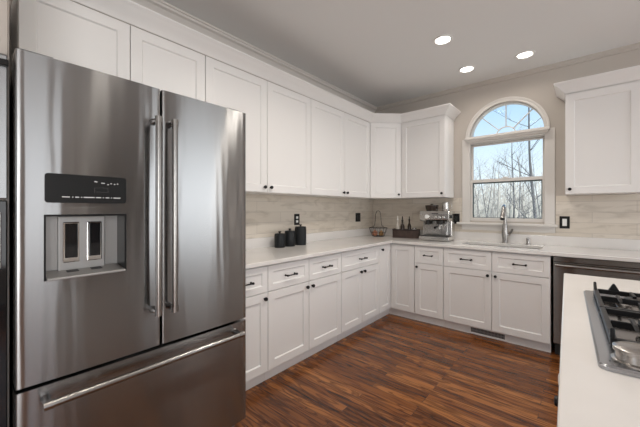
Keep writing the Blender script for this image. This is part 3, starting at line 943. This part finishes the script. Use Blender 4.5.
# burners
for (bx, by, br_) in ((.22, -.63, .040), (.47, -.63, .036), (.34, -.835, .055), (.22, -1.04, .036), (.47, -1.04, .044)):
    b_ = MB().lathe([(br_+.022, .0035), (br_+.018, .012), (br_+.004, .016), (br_, .022)], (bx, by, 0), 24).build('burner', M['brushed'], ck, smooth=True)
    MB().lathe([(br_-.002, .0222), (br_, .028), (br_-.006, .033), (.004, .034)], (bx, by, 0), 24).build('burner_cap', M['iron'], b_, smooth=True)
def grate(y0, y1, far=False):
    mb = MB()
    x0, x1, z0, z1 = .100, .566, .030, .036
    z0 = .018; t = .014
    mb.box(x0, x0+t, y0, y1, z0, z1); mb.box(x1-t, x1, y0, y1, z0, z1)
    mb.box(x0+t, x1-t, y1-t, y1, z0, z1); mb.box(x0+t, x1-t, y0, y0+t, z0, z1)
    mb.box((x0+x1)/2-t/2, (x0+x1)/2+t/2, y0+t, y1-t, z0, z1)
    ym = (y0+y1)/2
    for xc in (x0+.11, x1-.11):
        for s_ in (-1, 1):
            ya = y0+t if s_ < 0 else y1-t
            mb.prism([(ya, z0), (ya-s_*.085, z0+.004), (ya-s_*.095, z1+.006), (ya, z1+.004)][::s_], 'x', xc-.005, xc+.005)
    for s_ in (-1, 1):
        xa = x0+t if s_ < 0 else x1-t
        for yc in (ym-.0, ):
            mb.box(min(xa, xa-s_*.10), max(xa, xa-s_*.10), yc-.005, yc+.005, z0+.002, z1+.004)
    # upturned teeth at the far and near ends
    for k in range(4):
        xc = x0+.062+k*.105
        if far: mb.prism([(xc-.017, z1), (xc+.017, z1), (xc+.003, z1+.027), (xc-.003, z1+.027)], 'y', y1-.014, y1)
        mb.prism([(y0+.30*(y1-y0), z1), (y0+.70*(y1-y0), z1), (y0+.60*(y1-y0), z1+.008), (y0+.40*(y1-y0), z1+.008)], 'x', xc-.005, xc+.005)
    for xa in (x0, x1-t):
        if far: mb.prism([(y1-.040, z1), (y1, z1), (y1, z1+.027)], 'x', xa, xa+t*.7)
        else: mb.prism([(y0, z1), (y0+.034, z1), (y0+.004, z1+.026)], 'x', xa, xa+t*.7)
    for xa in (x0, x1-t):
        for ya in (y0, y1-t):
            mb.box(xa, xa+t, ya, ya+t, .0125 if xa < .1 else .0036, z0)
    return mb.build('grate', M['iron'], ck, .0022)
grate(-1.175, -.848); grate(-.842, -.530, True)
mb = MB()
for k in range(5):
    kx = CX0+.068+k*.098
    kn = MB().lathe([(.044, .0122), (.044, .018), (.037, .020), (.036, .036), (.041, .038), (.041, .046), (.034, .0495), (.004, .050)], (kx, CY0+.052, 0), 28).build('control_knob', M['brushed'], ck, smooth=True, angle=30)
mb.bm.free()

# ------------------------------------------------------------------ faucet and dispenser
fc = thing('faucet', 'brushed metal pull down kitchen faucet behind the sink', 'faucet', (1.105, .548, CT1+.0005), math.radians(4))
mb = MB(); mb.lathe([(.032, 0), (.032, .006), (.027, .010), (.026, .04), (.032, .09), (.031, .14), (.024, .19), (.018, .22)], (0, 0, 0), 22); mb.build('body', M['brushed'], fc, smooth=True)
mb = MB()
pts = [(0, 0, .215), (0, 0, .30)]
for k in range(13):
    a = PI*k/14
    pts.append((0, -.095+.095*math.cos(a), .315+.095*math.sin(a)))
mb.tube(pts, .017, 14); mb.build('spout', M['brushed'], fc, smooth=True)
e_ = Vector(pts[-1]); d_ = (Vector(pts[-1])-Vector(pts[-2])).normalized()
mb = MB(); mb.tube([e_-d_*.004, e_+d_*.03, e_+d_*.085, e_+d_*.10], [.0185, .022, .026, .024], 16); sp = mb.build('spray_head', M['brushed'], fc, smooth=True)
mb = MB(); mb.tube([e_+d_*.1005, e_+d_*.106], .019, 14); mb.build('nozzle', M['blackmat'], sp)
mb = MB(); mb.tube([(.012, 0, .085), (.042, 0, .095), (.048, 0, .097)], [.017, .016, .012], 14); mb.tube([(.040, -.002, .098), (.060, -.010, .128), (.072, -.018, .158)], [.013, .012, .010], 12)
mb.build('lever', M['brushed'], fc, smooth=True)
sd = thing('soap_dispenser', 'small metal soap dispenser standing right of the faucet', 'dispenser', (1.318, .553, CT1+.0005))
MB().lathe([(.022, 0), (.022, .005), (.017, .008), (.0165, .052), (.0145, .056)], (0, 0, 0), 18).build('base', M['brushed'], sd, smooth=True)
mb = MB(); mb.lathe([(.018, .0565), (.018, .066), (.013, .069)], (0, 0, 0), 18); mb.tube([(0, 0, .062), (0, -.030, .064)], .006, 8)
mb.build('pump_head', M['brushed'], sd, smooth=True)

# ------------------------------------------------------------------ wall outlets and switches
def plate(name, label, cat, loc, rz, w_, h_, inserts):
    r = thing(name, label, cat, loc, rz)
    MB().box(-w_/2, w_/2, -.007, 0, -h_/2, h_/2).build('cover_plate', M['black'], r, .002)
    for nm, m, x0, x1, z0, z1 in inserts:
        MB().box(x0, x1, -.010, -.0072, z0, z1).build(nm, m, r, .0015)
    return r
plate('wall_outlet', 'black wall outlet with white sockets behind the canisters', 'outlet', (XL+.0095, -.985, 1.170), PI/2, .078, .122,
      [('socket', M['white'], -.016, .016, .008, .034), ('socket', M['white'], -.016, .016, -.034, -.008)])
plate('wall_outlet', 'all black wall outlet on the left wall near the corner', 'outlet', (XL+.0095, .220, 1.170), PI/2, .115, .122,
      [('rocker', M['blackmat'], -.040, -.008, -.034, .034), ('rocker', M['blackmat'], .008, .040, -.034, .034)])
plate('wall_outlet', 'black wall outlet beside the espresso machine', 'outlet', (.567, YB-.0095, 1.165), 0, .082, .125,
      [('socket', M['blackmat'], -.017, .017, -.034, .034)])
plate('light_switch', 'black switch plate with white rocker right of the window', 'switch', (1.620, YB-.0095, 1.148), 0, .082, .124,
      [('rocker', M['white'], -.018, .018, -.036, .036)])

# ------------------------------------------------------------------ counter things
ZC = CT1+.0006
def canister(x, y, r, h, label, texture=False):
    t = thing('canister', label, 'canister', (x, y, ZC), 0)
    mb = MB()
    if texture:
        seg, nz = 40, 14
        rings = []
        for j in range(nz+1):
            ring = []
            for k in range(seg):
                a = 2*PI*(k+(.5 if j % 2 else 0))/seg
                rr_ = r*(1+(.022 if (k+j) % 2 else -.012)) if 0 < j < nz else r*.985
                ring.append(mb.bm.verts.new((rr_*math.cos(a), rr_*math.sin(a), h*j/nz)))
            rings.append(ring)
        for j in range(nz):
            for k in range(seg):
                mb.bm.faces.new([rings[j][k], rings[j][(k+1) % seg], rings[j+1][(k+1) % seg], rings[j+1][k]])
        mb.bm.faces.new(rings[0][::-1]); mb.bm.faces.new(rings[-1])
        mb.build('jar', M['canister'], t)
    else:
        mb.lathe([(r*.96, 0), (r, .004), (r, h-.004), (r*.97, h)], (0, 0, 0), 30)
        mb.build('jar', M['canister'], t, smooth=True)
    l = MB().lathe([(r*.99, h+.0005), (r*.99, h+.010), (r*.9, h+.014), (.012, h+.015)], (0, 0, 0), 28).build('lid', M['canister'], t, smooth=True)
    MB().lathe([(.008, h+.0152), (.008, h+.022), (.015, h+.027), (.016, h+.033), (.011, h+.037)], (0, 0, 0), 18).build('knob', M['black'], l, smooth=True)
    return t
canister(-.505, -1.335, .052, .122, 'smallest charcoal canister, nearest the refrigerator')
canister(-.505, -1.198, .053, .142, 'middle sized charcoal canister between two others')
canister(-.508, -1.040, .060, .178, 'tallest black canister with a diamond textured side', True)

# wire fruit stand in the corner
bs = thing('wire_basket', 'dark wire basket with a tall arched handle in the counter corner', 'basket', (-.400, .395, ZC), math.radians(25))
mb = MB()
def loop(r, z, n=28): return [(r*math.cos(2*PI*k/n), r*math.sin(2*PI*k/n), z) for k in range(n+1)]
mb.tube(loop(.125, .118), .0042, 6); mb.tube(loop(.105, .055), .003, 6); mb.tube(loop(.080, .004), .0038, 6)
for k in range(14):
    a = 2*PI*k/14
    mb.tube([(.080*math.cos(a), .080*math.sin(a), .004), (.105*math.cos(a), .105*math.sin(a), .055), (.125*math.cos(a), .125*math.sin(a), .118)], .0022, 5)
for k in range(4):
    a = PI*k/4
    mb.tube([(.08*math.cos(a), .08*math.sin(a), .004), (-.08*math.cos(a), -.08*math.sin(a), .004)], .002, 5)
mb.build('bowl', M['wire'], bs, smooth=True)
mb = MB()
mb.tube([(-.125, 0, .118), (-.075, 0, .128), (-.050, 0, .15), (-.040, 0, .22), (-.034, 0, .31), (-.020, 0, .345), (0, 0, .355), (.020, 0, .345), (.034, 0, .31), (.040, 0, .22), (.050, 0, .15), (.075, 0, .128), (.125, 0, .118)], .0038, 8)
mb.build('handle', M['wire'], bs, smooth=True)
def onion(x, y, r, m, label):
    t = thing('onion', label, 'onion', (x, y, ZC+.0075))
    MB().lathe([(.006, 0), (r*.55, r*.10), (r*.9, r*.42), (r, r*.85), (r*.9, r*1.25), (r*.55, r*1.62), (r*.22, r*1.82), (r*.10, r*2.0)], (0, 0, 0), 20).build('bulb', m, t, smooth=True)
    MB().lathe([(r*.09, r*2.001), (r*.12, r*2.2), (r*.03, r*2.35)], (0, 0, 0), 8).build('stem', M['onion2'], t, smooth=True)
onion(-.425, .350, .040, M['onion'], 'reddish onion on the left in the wire basket')
onion(-.366, .418, .037, M['onion2'], 'brown onion on the right in the wire basket')

# crate of bottles
cr = thing('crate', 'dark brown open crate holding bottles next to the espresso machine', 'crate', (-.010, .445, ZC), math.radians(14))
W2, D2, H2 = .165, .065, .112
mb = MB(); mb.box(-W2, W2, -D2, D2, 0, .012)
mb.box(-W2, W2, -D2, -D2+.012, .0125, H2); mb.box(-W2, W2, D2-.012, D2, .0125, H2)
mb.box(-W2, -W2+.012, -D2+.0125, D2-.0125, .0125, H2+.006); mb.box(W2-.012, W2, -D2+.0125, D2-.0125, .0125, H2+.006)
mb.build('box', M['wood'], cr, .002)
frame(MB(), -W2-.002, W2+.002, H2-.016, H2, -D2-.003, -D2-.0003, .010, .012, .012).build('rim_band', mat('crate_band', (.035, .022, .020), .5), cr)
def in_crate(u, v):
    a = math.radians(14)
    return (-.010+u*math.cos(a)-v*math.sin(a), .445+u*math.sin(a)+v*math.cos(a))
def bottle(u, v, r, h, m, capm, label, cap=.035):
    x, y = in_crate(u, v)
    t = thing('bottle', label, 'bottle', (x, y, ZC+.0126))
    MB().lathe([(r*.92, 0), (r, .006), (r, h*.60), (r*.8, h*.68), (r*.42, h*.76), (r*.40, h*.92)], (0, 0, 0), 18).build('glass_body', m, t, smooth=True)
    MB().lathe([(r*.45, h*.921), (r*.48, h*.97), (r*.25, h), (r*.22, h+cap), (r*.12, h+cap+.004)], (0, 0, 0), 14).build('pourer', capm, t, smooth=True)
    return t
bottle(-.112, .0, .023, .235, M['clearb'], M['white'], 'pale bottle with white top at the left of the crate')
bottle(-.050, .008, .029, .225, M['bottle'], M['black'], 'stout dark bottle second from the left in the crate', .04)
bottle(.040, .004, .024, .235, M['bottle'], M['black'], 'slim dark bottle with black pourer third from the left in the crate', .03)
x, y = in_crate(.105, -.005)
t = thing('jar', 'low pale jar at the right end of the crate', 'jar', (x, y, ZC+.0126))
MB().lathe([(.030, 0), (.032, .004), (.032, .095), (.027, .102)], (0, 0, 0), 20).build('glass_body', M['clearb'], t, smooth=True)
MB().lathe([(.029, .1025), (.029, .118), (.026, .120)], (0, 0, 0), 20).build('lid', M['brushed'], t, smooth=True)

# espresso machine: front faces local -y
em = thing('espresso_machine', 'stainless espresso machine with black bean hopper on the counter', 'coffee machine', (.415, .398, ZC), math.radians(5))
em.scale = (1.07, 1.07, 1.07)
mb = MB(); mb.box(-.158, .158, -.165, .140, .008, .050)
for sx in (-.13, .13):
    for sy in (-.14, .11): mb.lathe([(.014, 0), (.014, .0079)], (sx, sy, 0), 10)
mb.build('base', M['steel2'], em, .004)
mb = MB(); mb.box(-.150, .150, -.158, -.025, .0503, .056)
mb.build('drip_grate', M['blackmat'], em)
mb = MB(); mb.box(-.158, .158, -.015, .140, .0505, .330); mb.build('body', M['steel2'], em, .006)
mb = MB(); mb.prism([(-.0155, .215), (-.0155, .330), (-.118, .330), (-.145, .300), (-.140, .235), (-.105, .215)], 'x', -.158, .158); hd = mb.build('head', M['steel2'], em, .006)
mb = MB(); mb.lathe([(.028, .0), (.028, .006), (.024, .009)], (-.075, -.143, .268), 22, 'y'); g_ = mb.build('pressure_gauge', M['chrome'], hd, smooth=True)
MB().lathe([(.022, .0092), (.020, .0098)], (-.075, -.143, .268), 20, 'y').build('gauge_face', M['white'], g_)
mb = MB()
for x in (.02, .06, .10): mb.lathe([(.0135, 0), (.0135, .007), (.010, .009)], (x, -.142, .262), 14, 'y')
mb.build('button', M['chrome'], hd, smooth=True)
mb = MB()
for k in range(7): mb.box(-.022+k*.010, -.015+k*.010, -.1465, -.1435, .302, .308)
mb.build('maker_mark', M['darkmark'], hd)
mb = MB(); mb.lathe([(.036, .180), (.036, .2145)], (.045, -.085, 0), 22); mb.build('group_head', M['blackmat'], em, smooth=True)
mb = MB(); mb.lathe([(.030, .150), (.034, .156), (.034, .1795)], (.045, -.085, 0), 22); pf = mb.build('portafilter', M['chrome'], em, smooth=True)
mb = MB(); mb.tube([(.045, -.118, .168), (.040, -.150, .164), (.030, -.215, .152)], [.008, .012, .014], 12); mb.build('handle', M['black'], pf, smooth=True)
mb = MB(); mb.tube([(.045, -.085, .151), (.045, -.085, .128)], .008, 10); mb.build('spout', M['chrome'], pf, smooth=True)
mb = MB(); mb.lathe([(.030, .178), (.024, .2145)], (-.085, -.075, 0), 18); mb.build('grinder_cradle', M['blackmat'], em, smooth=True)
mb = MB(); mb.tube([(.138, -.115, .2145), (.140, -.135, .19), (.140, -.150, .12), (.138, -.152, .075)], [.007, .006, .005, .006], 10); mb.build('steam_wand', M['chrome'], em, smooth=True)
mb = MB(); mb.lathe([(.020, 0), (.020, .012), (.016, .018)], (0, 0, 0), 18, 'x'); k_ = mb.build('steam_dial', M['blackmat'], em, smooth=True); k_.location = (.1585, -.075, .270)
mb = MB(); mb.lathe([(.060, .3305), (.066, .340), (.074, .390), (.074, .396), (.050, .400), (.018, .402), (.016, .412), (.008, .414)], (-.070, .035, 0), 26); mb.build('bean_hopper', M['bottle'], em, smooth=True)
mb = MB()
mb.tube([(.01, -.09, .331), (.01, -.09, .350), (.15, -.09, .350), (.15, -.09, .331)], .003, 8); mb.tube([(.15, -.09, .350), (.15, .12, .350), (.01, .12, .350), (.01, .12, .331)], .003, 8)
mb.build('cup_rail', M['chrome'], em, smooth=True)
jg = thing('milk_jug', 'steel milk jug standing on top of the espresso machine', 'jug', (.415+.080, .398+.06, ZC+.3546), math.radians(5))
mb = MB(); mb.lathe([(.040, 0), (.042, .004), (.040, .05), (.034, .085), (.037, .105), (.034, .105), (.031, .085), (.036, .05), (.036, .008)], (0, 0, 0), 22); mb.build('vessel', M['steel2'], jg, smooth=True)
mb = MB(); mb.tube([(.034, .01, .092), (.064, .016, .088), (.066, .016, .040), (.040, .010, .028)], .005, 8); mb.build('handle', M['steel2'], jg, smooth=True)

# ------------------------------------------------------------------ recessed ceiling lights
def can(x, y, label, watts=1.6):
    t = thing('recessed_light', label, 'ceiling light', (x, y, CH-.0005), 0, 'recessed ceiling lights')
    mb = MB(); mb.lathe([(.086, 0), (.084, -.005), (.066, -.007), (.062, -.003), (.062, 0)], (0, 0, 0), 32); mb.build('trim_ring', M['white'], t, smooth=True)
    mb = MB(); mb.lathe([(.0615, -.0005), (.0615, -.0032), (.002, -.0042)], (0, 0, 0), 30); mb.build('lens', M['lens'], t, smooth=True)
    light('can_lamp', 'AREA', (x, y, CH-.012), (0, 0, 0), watts, (1, .93, .84), shape='DISK', size=.13, spread=2.6)
can(.816, -.595, 'largest looking recessed ceiling light, highest of the three in the photo')
can(1.334, .190, 'recessed ceiling light at the right, above the arched window')
can(.816, .150, 'smallest looking recessed ceiling light, between the other two')
# out-of-view cans added to brighten the aisle, base cabinets and counter
can(1.12, -1.55, 'added unseen ceiling light brightening the left base cabinets', 14.5)
can(.85, -2.75, 'added unseen ceiling light over the aisle in front of the refrigerator', 4.)
